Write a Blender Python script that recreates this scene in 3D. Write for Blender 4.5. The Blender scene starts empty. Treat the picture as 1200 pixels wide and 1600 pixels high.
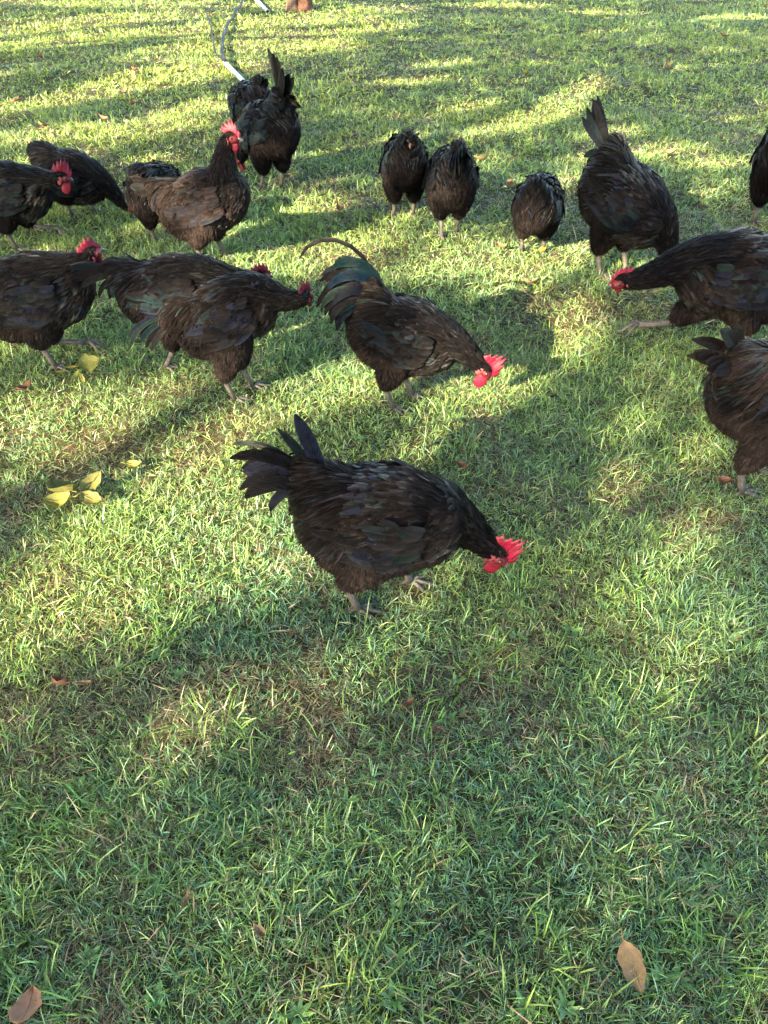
import bpy, bmesh, math, random
import numpy as np
from mathutils import Vector, Matrix
from mathutils.bvhtree import BVHTree
from math import radians as R, sin, cos, pi, tan, atan, sqrt

# ------------------------------------------------------------------ camera
sc = bpy.context.scene
COL = sc.collection
CAMH, F, PITCH = 1.40, 1180.0, R(40.3)          # height (m), focal in px of the 1200x1600 photo
cam = bpy.data.cameras.new("camera")
cam.sensor_fit = 'VERTICAL'; cam.sensor_height = 24.0; cam.lens = 24.0 * F / 1600.0
cam.clip_start = 0.02; cam.clip_end = 500.0
co = bpy.data.objects.new("camera", cam); COL.objects.link(co)
co.location = (0, 0, CAMH); co.rotation_euler = (pi / 2 - PITCH, 0, 0)
sc.camera = co

# ------------------------------------------------------------------ light
SUN_EL = R(24.0)
AZ = np.array([-0.62, -0.78]); AZ = AZ / np.linalg.norm(AZ)
SUN_DIR = np.array([AZ[0] * cos(SUN_EL), AZ[1] * cos(SUN_EL), sin(SUN_EL)])   # towards the sun
w = bpy.data.worlds.new("World"); sc.world = w; w.use_nodes = True
nt = w.node_tree; bg = nt.nodes['Background']
sky = nt.nodes.new('ShaderNodeTexSky'); sky.sky_type = 'NISHITA'; sky.sun_disc = False
sky.sun_elevation = SUN_EL; sky.sun_rotation = math.atan2(SUN_DIR[0], SUN_DIR[1]) % (2 * pi)
sky.air_density = 1.0; sky.dust_density = 1.5; sky.ozone_density = 1.0
nt.links.new(sky.outputs[0], bg.inputs[0]); bg.inputs[1].default_value = 0.125
sl = bpy.data.lights.new("sun", 'SUN'); sl.energy = 5.0; sl.angle = R(0.6); sl.color = (1.0, 0.82, 0.55)
so = bpy.data.objects.new("sun", sl); COL.objects.link(so)
so.rotation_euler = Vector(SUN_DIR).to_track_quat('Z', 'Y').to_euler(); so.location = (-8, -10, 8)
sc.view_settings.view_transform = 'Standard'; sc.view_settings.look = 'None'
sc.view_settings.gamma = 1.0; sc.view_settings.exposure = 3.13
sc.cycles.max_bounces = 5; sc.cycles.diffuse_bounces = 3; sc.cycles.glossy_bounces = 2
sc.cycles.transmission_bounces = 3; sc.cycles.transparent_max_bounces = 4
sc.cycles.use_adaptive_sampling = True

# ------------------------------------------------------------------ helpers
rng = np.random.default_rng(7)
random.seed(7)

def noise(x, y, s, seed=0):
    """smooth value noise, 0..1, cell size s"""
    r = np.random.default_rng(seed + 100); T = r.random((64, 64))
    u = np.asarray(x) / s + 1000.37; v = np.asarray(y) / s + 1000.71
    i = np.floor(u).astype(int); j = np.floor(v).astype(int)
    fu = u - i; fv = v - j
    fu = fu * fu * (3 - 2 * fu); fv = fv * fv * (3 - 2 * fv)
    a = T[i % 64, j % 64]; b = T[(i + 1) % 64, j % 64]; c = T[i % 64, (j + 1) % 64]; d = T[(i + 1) % 64, (j + 1) % 64]
    return (a * (1 - fu) + b * fu) * (1 - fv) + (c * (1 - fu) + d * fu) * fv

def height(x, y):
    return 0.030 * (noise(x, y, 0.55, 1) - .5) + 0.020 * (noise(x, y, 0.17, 2) - .5) + 0.05 * (noise(x, y, 2.3, 3) - .5)

def ground_at(px, py):
    """where the ray through a photo pixel meets the flat lawn"""
    xc = (px - 600) / F; yc = (800 - py) / F
    d = np.array([xc, cos(PITCH) + yc * sin(PITCH), -sin(PITCH) + yc * cos(PITCH)])
    t = CAMH / -d[2]
    return d[0] * t, d[1] * t

def to_pixel(x, y, z=0.0):
    dz = z - CAMH
    dep = y * cos(PITCH) - dz * sin(PITCH)
    up = y * sin(PITCH) + dz * cos(PITCH)
    dep = np.maximum(dep, 1e-3)
    return 600 + F * x / dep, 800 - F * up / dep

def tag(o, label=None, cat=None, group=None, kind=None):
    if label: o['label'] = label
    if cat: o['category'] = cat
    if group: o['group'] = group
    if kind: o['kind'] = kind
    return o

def empty(name, loc, rz=0.0):
    o = bpy.data.objects.new(name, None); COL.objects.link(o)
    o.location = loc; o.rotation_euler = (0, 0, rz); o.empty_display_size = .05
    return o

def np_mesh(name, V, Fq, mat, parent=None, vcol=None, fcol=None, uv=None, smooth=True):
    """V (n,3); Fq list of (m,k) index arrays"""
    me = bpy.data.meshes.new(name)
    Fq = [np.asarray(f, dtype=np.int32) for f in Fq if len(f)]
    V = np.asarray(V, dtype=np.float32)
    me.vertices.add(len(V)); me.vertices.foreach_set('co', V.ravel())
    li = np.concatenate([f.ravel() for f in Fq]).astype(np.int32)
    tot = np.concatenate([np.full(len(f), f.shape[1], dtype=np.int32) for f in Fq])
    st = np.concatenate([[0], np.cumsum(tot)[:-1]]).astype(np.int32)
    me.loops.add(len(li)); me.loops.foreach_set('vertex_index', li)
    me.polygons.add(len(tot)); me.polygons.foreach_set('loop_start', st)
    try: me.polygons.foreach_set('loop_total', tot)
    except Exception: pass
    me.update(calc_edges=True)
    if smooth: me.polygons.foreach_set('use_smooth', np.ones(len(tot), dtype=bool))
    if vcol is not None:
        a = me.attributes.new('tint', 'FLOAT_COLOR', 'POINT')
        c = np.ones((len(V), 4), dtype=np.float32); c[:, :vcol.shape[1]] = vcol; a.data.foreach_set('color', c.ravel())
    if fcol is not None:
        a = me.attributes.new('tint', 'FLOAT_COLOR', 'FACE')
        c = np.ones((len(tot), 4), dtype=np.float32); c[:, :fcol.shape[1]] = fcol; a.data.foreach_set('color', c.ravel())
    if uv is not None:
        l = me.uv_layers.new(name='uv'); l.data.foreach_set('uv', uv[li].astype(np.float32).ravel())
    if mat: me.materials.append(mat)
    o = bpy.data.objects.new(name, me); COL.objects.link(o)
    if parent: o.parent = parent
    return o

def tube(path, rad, seg=8, squash=None):
    """rings along a path -> V, F quads, end caps closed to a point"""
    P = [Vector(p) for p in path]; V = []; Fc = []
    up = Vector((0, 0, 1)); prev = None
    for i, p in enumerate(P):
        t = (P[min(i + 1, len(P) - 1)] - P[max(i - 1, 0)]).normalized()
        if prev is None:
            a = t.cross(up); a = a.normalized() if a.length > 1e-3 else Vector((1, 0, 0))
        else:
            a = (prev - t * prev.dot(t)).normalized()
        prev = a; b = t.cross(a)
        for k in range(seg):
            th = 2 * pi * k / seg
            V.append(p + (a * cos(th) + b * sin(th)) * rad[i])
    for i in range(len(P) - 1):
        for k in range(seg):
            Fc.append((i * seg + k, i * seg + (k + 1) % seg, (i + 1) * seg + (k + 1) % seg, (i + 1) * seg + k))
    return np.array([tuple(v) for v in V]), np.array(Fc), seg, len(P)

class MB:
    """collects quads / tris of several shapes into one mesh"""
    def __init__(s): s.V = []; s.Q = []; s.T = []; s.n = 0
    def add(s, V, Q=None, T=None):
        V = np.asarray(V, dtype=float).reshape(-1, 3); s.V.append(V)
        if Q is not None and len(Q): s.Q.append(np.asarray(Q) + s.n)
        if T is not None and len(T): s.T.append(np.asarray(T) + s.n)
        s.n += len(V)
    def tube(s, path, rad, seg=8, caps=True):
        V, Q, sg, n = tube(path, rad, seg)
        T = []
        if caps:
            c0, c1 = len(V), len(V) + 1
            V = np.vstack([V, np.array(path[0])[None], np.array(path[-1])[None]])
            for k in range(sg):
                T.append((c0, (k + 1) % sg, k)); T.append((c1, (n - 1) * sg + k, (n - 1) * sg + (k + 1) % sg))
        s.add(V, Q, T)
    def ball(s, c, r, rot=None, nu=12, nv=8):
        V = [(0, 0, 1)]; Q = []; T = []
        for j in range(1, nv):
            ph = pi * j / nv
            for i in range(nu):
                th = 2 * pi * i / nu; V.append((sin(ph) * cos(th), sin(ph) * sin(th), cos(ph)))
        V.append((0, 0, -1)); V = np.array(V) * np.array(r)
        if rot is not None: V = V @ np.array(rot).T
        V = V + np.array(c); L = len(V) - 1
        for i in range(nu):
            T.append((0, 1 + i, 1 + (i + 1) % nu)); a = 1 + (nv - 2) * nu
            T.append((L, a + (i + 1) % nu, a + i))
            for j in range(nv - 2):
                b = 1 + j * nu
                Q.append((b + i, b + nu + i, b + nu + (i + 1) % nu, b + (i + 1) % nu))
        s.add(V, Q, T)
    def build(s, name, mat, parent=None, col=None, smooth=True):
        V = np.vstack(s.V); F_ = []
        if s.Q: F_.append(np.vstack(s.Q))
        if s.T: F_.append(np.vstack(s.T))
        return np_mesh(name, V, F_, mat, parent, vcol=col, smooth=smooth)

# ------------------------------------------------------------------ materials
def new_mat(name):
    m = bpy.data.materials.new(name); m.use_nodes = True
    n = m.node_tree; b = n.nodes['Principled BSDF']; return m, n, b

def nd(n, t, **k):
    x = n.nodes.new(t)
    for a, v in k.items(): setattr(x, a, v)
    return x

def mixc(n, fac, a, b, mode='MIX'):
    x = nd(n, 'ShaderNodeMix', data_type='RGBA', blend_type=mode)
    for s, v in ((0, fac), (6, a), (7, b)):
        if isinstance(v, bpy.types.NodeSocket): n.links.new(v, x.inputs[s])
        else: x.inputs[s].default_value = v if s == 0 else (*v, 1)[:4]
    return x.outputs[2]

def noise_n(n, scale, detail=3, vec='Object', rough=.55):
    tc = nd(n, 'ShaderNodeTexCoord'); x = nd(n, 'ShaderNodeTexNoise')
    x.inputs['Scale'].default_value = scale; x.inputs['Detail'].default_value = detail; x.inputs['Roughness'].default_value = rough
    n.links.new(tc.outputs[vec], x.inputs['Vector']); return x.outputs[0]

def ramp(n, src, stops):
    r = nd(n, 'ShaderNodeValToRGB'); n.links.new(src, r.inputs[0]); e = r.color_ramp.elements
    while len(e) < len(stops): e.new(.5)
    for q, (p, c) in zip(e, stops): q.position = p; q.color = (*c, 1)
    return r.outputs[0]

def bump(n, b, h, strength, dist):
    x = nd(n, 'ShaderNodeBump'); x.inputs['Strength'].default_value = strength; x.inputs['Distance'].default_value = dist
    n.links.new(h, x.inputs['Height']); n.links.new(x.outputs[0], b.inputs['Normal'])

def leaf_shader(name, transl=.35, rough=.5, spec=.3, gain=1.0):
    m, n, b = new_mat(name)
    at = nd(n, 'ShaderNodeAttribute', attribute_name='tint')
    n.links.new(at.outputs['Color'], b.inputs['Base Color'])
    b.inputs['Roughness'].default_value = rough; b.inputs['Specular IOR Level'].default_value = spec
    tr = nd(n, 'ShaderNodeBsdfTranslucent'); c = mixc(n, 1.0, at.outputs['Color'], (1.25, 1.15, .55), 'MULTIPLY')
    n.links.new(c, tr.inputs['Color'])
    mx = nd(n, 'ShaderNodeMixShader'); mx.inputs[0].default_value = transl
    n.links.new(b.outputs[0], mx.inputs[1]); n.links.new(tr.outputs[0], mx.inputs[2])
    n.links.new(mx.outputs[0], n.nodes['Material Output'].inputs['Surface'])
    return m

M = {}
M['grass'] = leaf_shader('grass_blade', .30, .38, .5)
M['leaf'] = leaf_shader('tree_leaf', .25, .5, .3)

def soil():
    m, n, b = new_mat('soil_and_thatch')
    c1 = ramp(n, noise_n(n, 9, 6, rough=.7), [(.3, (.035, .028, .018)), (.5, (.05, .055, .028)), (.62, (.08, .078, .042)), (.8, (.04, .065, .024))])
    c2 = ramp(n, noise_n(n, 160, 4, rough=.7), [(.35, (.35, .32, .25)), (.7, (1.5, 1.4, 1.2))])
    tc = nd(n, 'ShaderNodeTexCoord'); ln = nd(n, 'ShaderNodeVectorMath', operation='LENGTH'); n.links.new(tc.outputs['Object'], ln.inputs[0])
    mr = nd(n, 'ShaderNodeMapRange'); mr.inputs[1].default_value = 15; mr.inputs[2].default_value = 20; n.links.new(ln.outputs['Value'], mr.inputs[0])
    far = ramp(n, noise_n(n, 1.5, 6, rough=.7), [(.3, (.07, .11, .035)), (.7, (.12, .17, .055))])
    n.links.new(mixc(n, mr.outputs[0], mixc(n, 1.0, c1, c2, 'MULTIPLY'), far), b.inputs['Base Color']); b.inputs['Roughness'].default_value = .95
    b.inputs['Specular IOR Level'].default_value = .1
    bump(n, b, noise_n(n, 120, 5), .8, .01); return m
M['soil'] = soil()

def feather(name, rough, spec, barbs, bstr=.5, sheen=0.0, coat=0.0):
    m, n, b = new_mat(name)
    at = nd(n, 'ShaderNodeAttribute', attribute_name='tint')
    uv = nd(n, 'ShaderNodeUVMap', uv_map='uv'); sp = nd(n, 'ShaderNodeSeparateXYZ'); n.links.new(uv.outputs[0], sp.inputs[0])
    # barbs: fine lines that run out from the shaft towards the tip
    ab = nd(n, 'ShaderNodeMath', operation='ABSOLUTE'); su = nd(n, 'ShaderNodeMath', operation='SUBTRACT'); su.inputs[1].default_value = .5
    n.links.new(sp.outputs[0], su.inputs[0]); n.links.new(su.outputs[0], ab.inputs[0])
    mu = nd(n, 'ShaderNodeMath', operation='MULTIPLY_ADD'); mu.inputs[1].default_value = -.9
    n.links.new(ab.outputs[0], mu.inputs[0]); n.links.new(sp.outputs[1], mu.inputs[2])
    s2 = nd(n, 'ShaderNodeMath', operation='MULTIPLY'); s2.inputs[1].default_value = barbs
    n.links.new(mu.outputs[0], s2.inputs[0])
    sn = nd(n, 'ShaderNodeMath', operation='SINE'); n.links.new(s2.outputs[0], sn.inputs[0])
    no = noise_n(n, 260, 2)
    ad = nd(n, 'ShaderNodeMath', operation='MULTIPLY_ADD'); ad.inputs[1].default_value = 1.4
    n.links.new(no, ad.inputs[0]); n.links.new(sn.outputs[0], ad.inputs[2])
    bump(n, b, ad.outputs[0], bstr, .0012)
    c = mixc(n, 1.0, at.outputs['Color'], ramp(n, noise_n(n, 70, 3), [(.3, (.62, .62, .64)), (.75, (1.45, 1.4, 1.35))]), 'MULTIPLY')
    ed = nd(n, 'ShaderNodeMath', operation='POWER'); ed.inputs[1].default_value = 2.2
    e2 = nd(n, 'ShaderNodeMath', operation='MULTIPLY'); e2.inputs[1].default_value = 2.0; n.links.new(ab.outputs[0], e2.inputs[0]); n.links.new(e2.outputs[0], ed.inputs[0])
    lt = nd(n, 'ShaderNodeMath', operation='MULTIPLY_ADD'); lt.inputs[1].default_value = .7; lt.inputs[2].default_value = .75; n.links.new(ed.outputs[0], lt.inputs[0])
    cc_ = nd(n, 'ShaderNodeVectorMath', operation='SCALE'); n.links.new(c, cc_.inputs[0]); n.links.new(lt.outputs[0], cc_.inputs['Scale'])
    n.links.new(cc_.outputs[0], b.inputs['Base Color'])
    ro = nd(n, 'ShaderNodeMapRange'); ro.inputs[3].default_value = rough - .1; ro.inputs[4].default_value = rough + .16
    n.links.new(noise_n(n, 25, 2), ro.inputs[0]); n.links.new(ro.outputs[0], b.inputs['Roughness'])
    if name.startswith('glossy'): n.links.new(at.outputs['Alpha'], b.inputs['Specular IOR Level'])
    else: b.inputs['Specular IOR Level'].default_value = spec
    b.inputs['Sheen Weight'].default_value = sheen; b.inputs['Sheen Roughness'].default_value = .5
    b.inputs['Sheen Tint'].default_value = (.75, .55, .45, 1)
    return m
M['gloss'] = feather('glossy_black_feather', .34, .34, 70, .7)
M['fluff'] = feather('soft_downy_feather', .8, .05, 30, .6, .0)

def skin(name, c, rough=.5, scale=260, sss=.12):
    m, n, b = new_mat(name)
    k = ramp(n, noise_n(n, 60, 4), [(.3, tuple(x * .5 for x in c)), (.7, tuple(min(1, x * 1.2) for x in c))])
    n.links.new(k, b.inputs['Base Color']); b.inputs['Roughness'].default_value = rough
    b.inputs['Specular IOR Level'].default_value = .3; b.inputs['Subsurface Weight'].default_value = sss; b.inputs['Subsurface Radius'].default_value = (.012, .003, .002)
    b.inputs['Subsurface Scale'].default_value = .3
    v = nd(n, 'ShaderNodeTexVoronoi'); v.inputs['Scale'].default_value = scale
    tc = nd(n, 'ShaderNodeTexCoord'); n.links.new(tc.outputs['Object'], v.inputs['Vector'])
    ad = nd(n, 'ShaderNodeMath', operation='ADD'); n.links.new(v.outputs[0], ad.inputs[0]); n.links.new(noise_n(n, 110, 4), ad.inputs[1])
    bump(n, b, ad.outputs[0], .55, .0016); return m
M['red'] = skin('red_comb_skin', (.130, .0022, .0170), .5, 260, .02)
M['face'] = skin('red_face_skin', (.095, .006, .011), .5, 260, .02)
M['lobe'] = skin('dull_pink_earlobe', (.16, .03, .035), .55, 260, .02)
M['pale'] = skin('bare_pink_skin', (.075, .045, .04), .85)

def legmat():
    m, n, b = new_mat('scaly_grey_leg')
    v = nd(n, 'ShaderNodeTexVoronoi'); v.inputs['Scale'].default_value = 230; v.feature = 'DISTANCE_TO_EDGE'
    tc = nd(n, 'ShaderNodeTexCoord'); mp = nd(n, 'ShaderNodeMapping'); mp.inputs['Scale'].default_value = (1, 1, 1.4)
    n.links.new(tc.outputs['Object'], mp.inputs[0]); n.links.new(mp.outputs[0], v.inputs['Vector'])
    k = ramp(n, noise_n(n, 45, 4), [(.3, (.06, .055, .055)), (.55, (.13, .115, .10)), (.75, (.24, .20, .16))])
    e = ramp(n, v.outputs[0], [(0, (.35, .33, .32)), (.25, (1, 1, 1))])
    n.links.new(mixc(n, 1.0, k, e, 'MULTIPLY'), b.inputs['Base Color']); b.inputs['Roughness'].default_value = .6
    bump(n, b, v.outputs[0], .8, .002); return m
M['leg'] = legmat()

def simple(name, c, rough=.5, var=.25, scale=40, spec=.5, b_=0.0):
    m, n, b = new_mat(name)
    k = ramp(n, noise_n(n, scale, 4), [(.25, tuple(x * (1 - var) for x in c)), (.75, tuple(min(1, x * (1 + var)) for x in c))])
    n.links.new(k, b.inputs['Base Color']); b.inputs['Roughness'].default_value = rough; b.inputs['Specular IOR Level'].default_value = spec
    if b_: bump(n, b, noise_n(n, scale * 3, 4), b_, .003)
    return m
M['beak'] = simple('dark_horn_beak', (.05, .043, .04), .35)
M['eye'] = simple('dark_eye', (.02, .010, .006), .06, .1)
M['iris'] = simple('brown_iris', (.05, .016, .008), .15)
M['yellow_band'] = simple('yellow_plastic', (.45, .30, .01), .4, .1)
M['pvc'] = simple('white_conduit', (.25, .27, .31), .4, .12, 12)
M['pvc_dirty'] = simple('dirty_conduit_rim', (.18,.15,.11), .8)
M['cable'] = simple('black_cable', (.006, .006, .008), .6, .3, 40, .2)
M['bark'] = simple('bark', (.10, .07, .05), .9, .45, 14, .2, .9)
M['redbark'] = simple('reddish_bark', (.12, .062, .042), .9, .5, 16, .15, .9)

def leafmat(name, c1, c2, spots=.5, scale=60):
    m, n, b = new_mat(name)
    k = ramp(n, noise_n(n, scale, 4), [(.3, c1), (.62, c2), (.8, tuple(x * .35 for x in c1))])
    n.links.new(k, b.inputs['Base Color']); b.inputs['Roughness'].default_value = .6; b.inputs['Specular IOR Level'].default_value = .25
    bump(n, b, noise_n(n, 150, 3), .5, .002)
    tr = nd(n, 'ShaderNodeBsdfTranslucent'); n.links.new(k, tr.inputs[0])
    mx = nd(n, 'ShaderNodeMixShader'); mx.inputs[0].default_value = .25
    n.links.new(b.outputs[0], mx.inputs[1]); n.links.new(tr.outputs[0], mx.inputs[2])
    n.links.new(mx.outputs[0], n.nodes['Material Output'].inputs['Surface']); return m
M['yl'] = leafmat('fresh_yellow_leaf', (.30, .27, .05), (.21, .22, .06))
M['ygl'] = leafmat('olive_yellow_leaf', (.13, .135, .04), (.16, .15, .04), scale=90)
M['ol'] = leafmat('orange_leaf', (.27, .165, .06), (.20, .14, .085), scale=110)
M['bl'] = leafmat('brown_leaf', (.15, .07, .04), (.18, .095, .06))
M['pk'] = leafmat('rusty_tan_leaf', (.40, .21, .13), (.33, .17, .10))
M['tl'] = leafmat('tan_leaf', (.22, .155, .09), (.17, .115, .065))

# ------------------------------------------------------------------ ground sheet
def ground():
    def axis(lo, hi, f0, f1, fine, coarse):
        a = list(np.arange(f0, f1, fine)); g = fine; x = a[-1]
        while x < hi: g *= coarse; x += g; a.append(x)
        g = fine; x = a[0]; pre = []
        while x > lo: g *= coarse; x -= g; pre.append(x)
        return np.array(pre[::-1] + a)
    X = axis(-220, 220, -2.4, 2.4, .04, 1.12); Y = axis(-60, 320, -.3, 5.0, .04, 1.12)
    gx, gy = np.meshgrid(X, Y, indexing='ij'); z = height(gx, gy)
    V = np.stack([gx, gy, z], -1).reshape(-1, 3); nx, ny = gx.shape
    i, j = np.meshgrid(np.arange(nx - 1), np.arange(ny - 1), indexing='ij'); a = (i * ny + j).ravel()
    Q = np.stack([a, a + ny, a + ny + 1, a + 1], -1)
    tag(np_mesh('ground', V, [Q], M['soil']), kind='structure')
ground()

# ------------------------------------------------------------------ grass
def patch_fields(x, y):
    dry = noise(x, y, .42, 11) * .55 + noise(x, y, .13, 12) * .45
    lush = noise(x, y, .30, 13) * .5 + noise(x, y, .95, 14) * .5
    cool = noise(x, y, .6, 15)
    return dry, lush, cool

def blades(name, bx, by, L, W, lean, curl, az, col, twist, zoff=None):
    """numpy grass: 4 levels per blade, two quads and a tip triangle"""
    n = len(bx); ts = np.array([0, .36, .72, 1.0]); wp = np.array([.75, 1.0, .72, 0.0])
    base = np.stack([bx, by, height(bx, by) - .003 + (zoff if zoff is not None else 0)], -1)
    h = np.stack([np.cos(az), np.sin(az), np.zeros(n)], -1)
    perp = np.stack([-np.sin(az), np.cos(az), np.zeros(n)], -1)
    P = [base]; prev = base; dirs = []
    for k in range(3):
        th = np.minimum(lean + curl * (k + .5) / 3, 2.0)
        d = h * np.sin(th)[:, None] + np.array([0, 0, 1.]) * np.cos(th)[:, None]
        dirs.append(d); prev = prev + d * (L * (ts[k + 1] - ts[k]))[:, None]; P.append(prev)
    dirs.append(dirs[-1]); V = []
    for k in range(4):
        nn = np.cross(dirs[k], perp); tw = twist * (1 + .5 * k / 3)
        s = perp * np.cos(tw)[:, None] + nn * np.sin(tw)[:, None]
        if k < 3:
            V.append(P[k] - s * (W * wp[k] / 2)[:, None]); V.append(P[k] + s * (W * wp[k] / 2)[:, None])
        else: V.append(P[k])
    V = np.stack(V, 1)            # n,7,3
    V[:, :, 2] = np.maximum(V[:, :, 2], base[:, None, 2] + .001)
    b = (np.arange(n) * 7)[:, None]
    Q1 = b + np.array([0, 1, 3, 2]); Q2 = b + np.array([2, 3, 5, 4]); T = b + np.array([[4, 5, 6]])
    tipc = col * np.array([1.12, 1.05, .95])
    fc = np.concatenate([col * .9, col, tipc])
    return V.reshape(-1, 3), np.concatenate([Q1, Q2]), T, fc

def collect(parts, name, label=None):
    VV = []; QQ = []; TT = []; CQ = []; CT = []; n = 0
    for V, Q, T, fc in parts:
        VV.append(V); QQ.append(Q + n); TT.append(T + n); q = len(Q); CQ.append(fc[:q]); CT.append(fc[q:]); n += len(V)
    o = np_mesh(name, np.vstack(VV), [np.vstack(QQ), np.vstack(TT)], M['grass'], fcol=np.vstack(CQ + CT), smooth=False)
    return o

def sample_zone(y0, y1, dens, margin, xcap=99):
    """uniform points over the strip of lawn the picture can see, plus a margin"""
    hw = .56 * (max(y1, .2) * cos(PITCH) + CAMH * sin(PITCH)) + margin; hw = min(hw, xcap)
    n = int(dens * 2 * hw * (y1 - y0))
    x = rng.uniform(-hw, hw, n); y = rng.uniform(y0, y1, n)
    lim = .53 * (np.maximum(y, .1) * cos(PITCH) + CAMH * sin(PITCH)) + margin
    k = np.abs(x) < lim
    return x[k], y[k]

GREEN = np.array([[.105, .200, .050], [.150, .255, .060], [.085, .175, .075], [.180, .270, .070], [.120, .205, .095]]) * np.array([1.16, 1.17, 1.32])
STRAW = np.array([[.42, .33, .20], [.52, .44, .29], [.30, .22, .13], [.36, .24, .15], [.46, .42, .24]])

def grass_all():
    parts = []
    zones = [(-.35, 1.0, 15500, .90, .7), (1.0, 1.8, 12500, .92, .6), (1.8, 2.8, 8600, 1.05, .5), (2.8, 4.2, 4400, 1.45, .5),
             (4.2, 6.5, 1900, 2.1, .8), (6.5, 10.0, 900, 3.0, 1.0), (10.0, 17.0, 420, 4.2, 1.2)]
    K = 5
    for y0, y1, dn, ws, mg in zones:
        tx, ty = sample_zone(y0, y1, dn, mg)
        dry, lush, cool = patch_fields(tx, ty)
        keep = rng.random(len(tx)) < np.clip(.60 + .9 * lush - .35 * (dry > .62), .3, 1)
        tx, ty, dry, lush, cool = [a[keep] for a in (tx, ty, dry, lush, cool)]
        n = len(tx)
        taz = rng.uniform(0, 2 * pi, n); tl = np.abs(rng.normal(0, .5, n))
        big = (rng.random(n) < .10 + .25 * (lush > .62))
        tt = np.repeat(np.arange(n), K); m = len(tt)
        bx = tx[tt] + rng.normal(0, .0035 * ws, m); by = ty[tt] + rng.normal(0, .0035 * ws, m)
        L = rng.uniform(.013, .034, m) * (.7 + .65 * lush[tt]) * (1 + .08 * (ty[tt] > 1.1)) * np.where(big[tt], 1.55, 1) * (1 + .12 * (ws - 1))
        W = rng.uniform(.0010, .0023, m) * ws * np.where(big[tt], 1.35, 1)
        az = np.where(rng.random(m) < .5, taz[tt] + rng.normal(0, .5, m), rng.uniform(0, 2 * pi, m))
        lean = np.clip(tl[tt] + rng.normal(.40, .38, m), 0, 1.5); curl = rng.uniform(-.1, 1.6, m)
        gi = GREEN[rng.integers(0, len(GREEN), m)] * rng.uniform(.36, 1.62, m)[:, None]
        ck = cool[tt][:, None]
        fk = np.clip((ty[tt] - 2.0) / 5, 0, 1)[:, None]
        ck = np.clip(ck * 1.5 - .2, 0, 1) * (1 - .65 * np.clip((ty[tt] - .9) / 1.4, 0, 1))[:, None]; gi = gi * (np.array([1.18, 1.05, 1.0]) * (1 - ck) + np.array([.80, .98, 1.75]) * ck) * (1 - fk * np.array([-.04, .08, .36])) * (1.12 + .16 * np.clip(1.5 - ty[tt], 0, 1))[:, None]  # near blades bluer and brighter: cool light of the shade put into the colour
        st = STRAW[rng.integers(0, len(STRAW), m)] * rng.uniform(.6, 1.15, m)[:, None]
        isst = rng.random(m) < np.clip(.11 + (dry[tt] - .57) * (1.5 - 1.0 * fk[:, 0]), .04, .42)
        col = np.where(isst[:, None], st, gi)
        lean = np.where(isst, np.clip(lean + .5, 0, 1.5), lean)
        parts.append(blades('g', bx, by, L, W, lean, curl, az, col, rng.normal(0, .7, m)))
        # dead thatch lying flat between the blades
        hx, hy = sample_zone(y0, y1, dn * 1.3, mg); m = len(hx)
        d2 = noise(hx, hy, .42, 11) * .55 + noise(hx, hy, .13, 12) * .45
        k = rng.random(m) < np.clip(.35 + (d2 - .45) * 3, .2, 1); hx, hy = hx[k], hy[k]; m = len(hx)
        c = STRAW[rng.integers(0, len(STRAW), m)] * rng.uniform(.18, .7, m)[:, None]
        parts.append(blades('t', hx, hy, rng.uniform(.015, .05, m), rng.uniform(.0009, .0018, m) * ws, rng.uniform(1.15, 1.5, m),
                            rng.uniform(-.15, .3, m), rng.uniform(0, 2 * pi, m), c, rng.normal(0, .4, m), rng.uniform(.001, .012, m)))
    # the wider lawn outside the picture, coarse
    for (cnt, ring, xw, ya, yb, l0, l1, w0, w1) in ((620000, 1.9, 5.2, -1.3, 6.5, .018, .042, .0024, .0046), (300000, 99, 18, -8, 24, .03, .06, .008, .015)):
        x = rng.uniform(-xw, xw, cnt); y = rng.uniform(ya, yb, cnt)
        lim = .53 * (np.maximum(y, .1) * cos(PITCH) + CAMH * sin(PITCH))
        k = ((np.abs(x) > lim + .42) | (y < -.3) | (y > 16.5)) & (np.abs(x) < lim + ring); x, y = x[k], y[k]; m = len(x)
        gi = GREEN[rng.integers(0, len(GREEN), m)] * rng.uniform(.6, 1.3, m)[:, None]
        gi = np.where((rng.random(m) < .08)[:, None], STRAW[rng.integers(0, 5, m)] * .7, gi)
        parts.append(blades('o', x, y, rng.uniform(l0, l1, m), rng.uniform(w0, w1, m), rng.uniform(0, 1.3, m), rng.uniform(0, 1.2, m),
                            rng.uniform(0, 2 * pi, m), gi, rng.normal(0, .7, m)))
    tag(collect(parts, 'lawn_grass'), 'short green lawn grass mixed with dry straw coloured thatch', 'grass', kind='stuff')

    # taller tufts of broader bright blades, and runners
    parts = []
    tufts = [(700, 650, 26), (655, 1140, 60), (640, 1180, 40), (990, 190, 22), (850, 455, 24), (500, 560, 26), (1080, 560, 20), (1130, 1000, 50),
             (120, 800, 30), (60, 960, 30), (1060, 1100, 40), (380, 900, 30), (1130, 1480, 40), (60, 1440, 34), (230, 430, 18), (880, 230, 18),
             (905, 215, 16), (560, 340, 16), (820, 640, 26), (960, 700, 24), (300, 1360, 34), (780, 1330, 30), (470, 380, 18), (210, 870, 34),
             (1010, 980, 34), (560, 1000, 30), (850, 880, 26), (1000, 830, 30), (900, 740, 24), (40, 600, 22), (340, 1150, 26), (720, 720, 30)]
    tufts += [(rng.uniform(0, 1200), rng.uniform(880, 1600), int(rng.uniform(12, 40))) for _ in range(46)] + [(rng.uniform(0, 1200), rng.uniform(250, 880), int(rng.uniform(8, 20))) for _ in range(40)]
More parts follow.
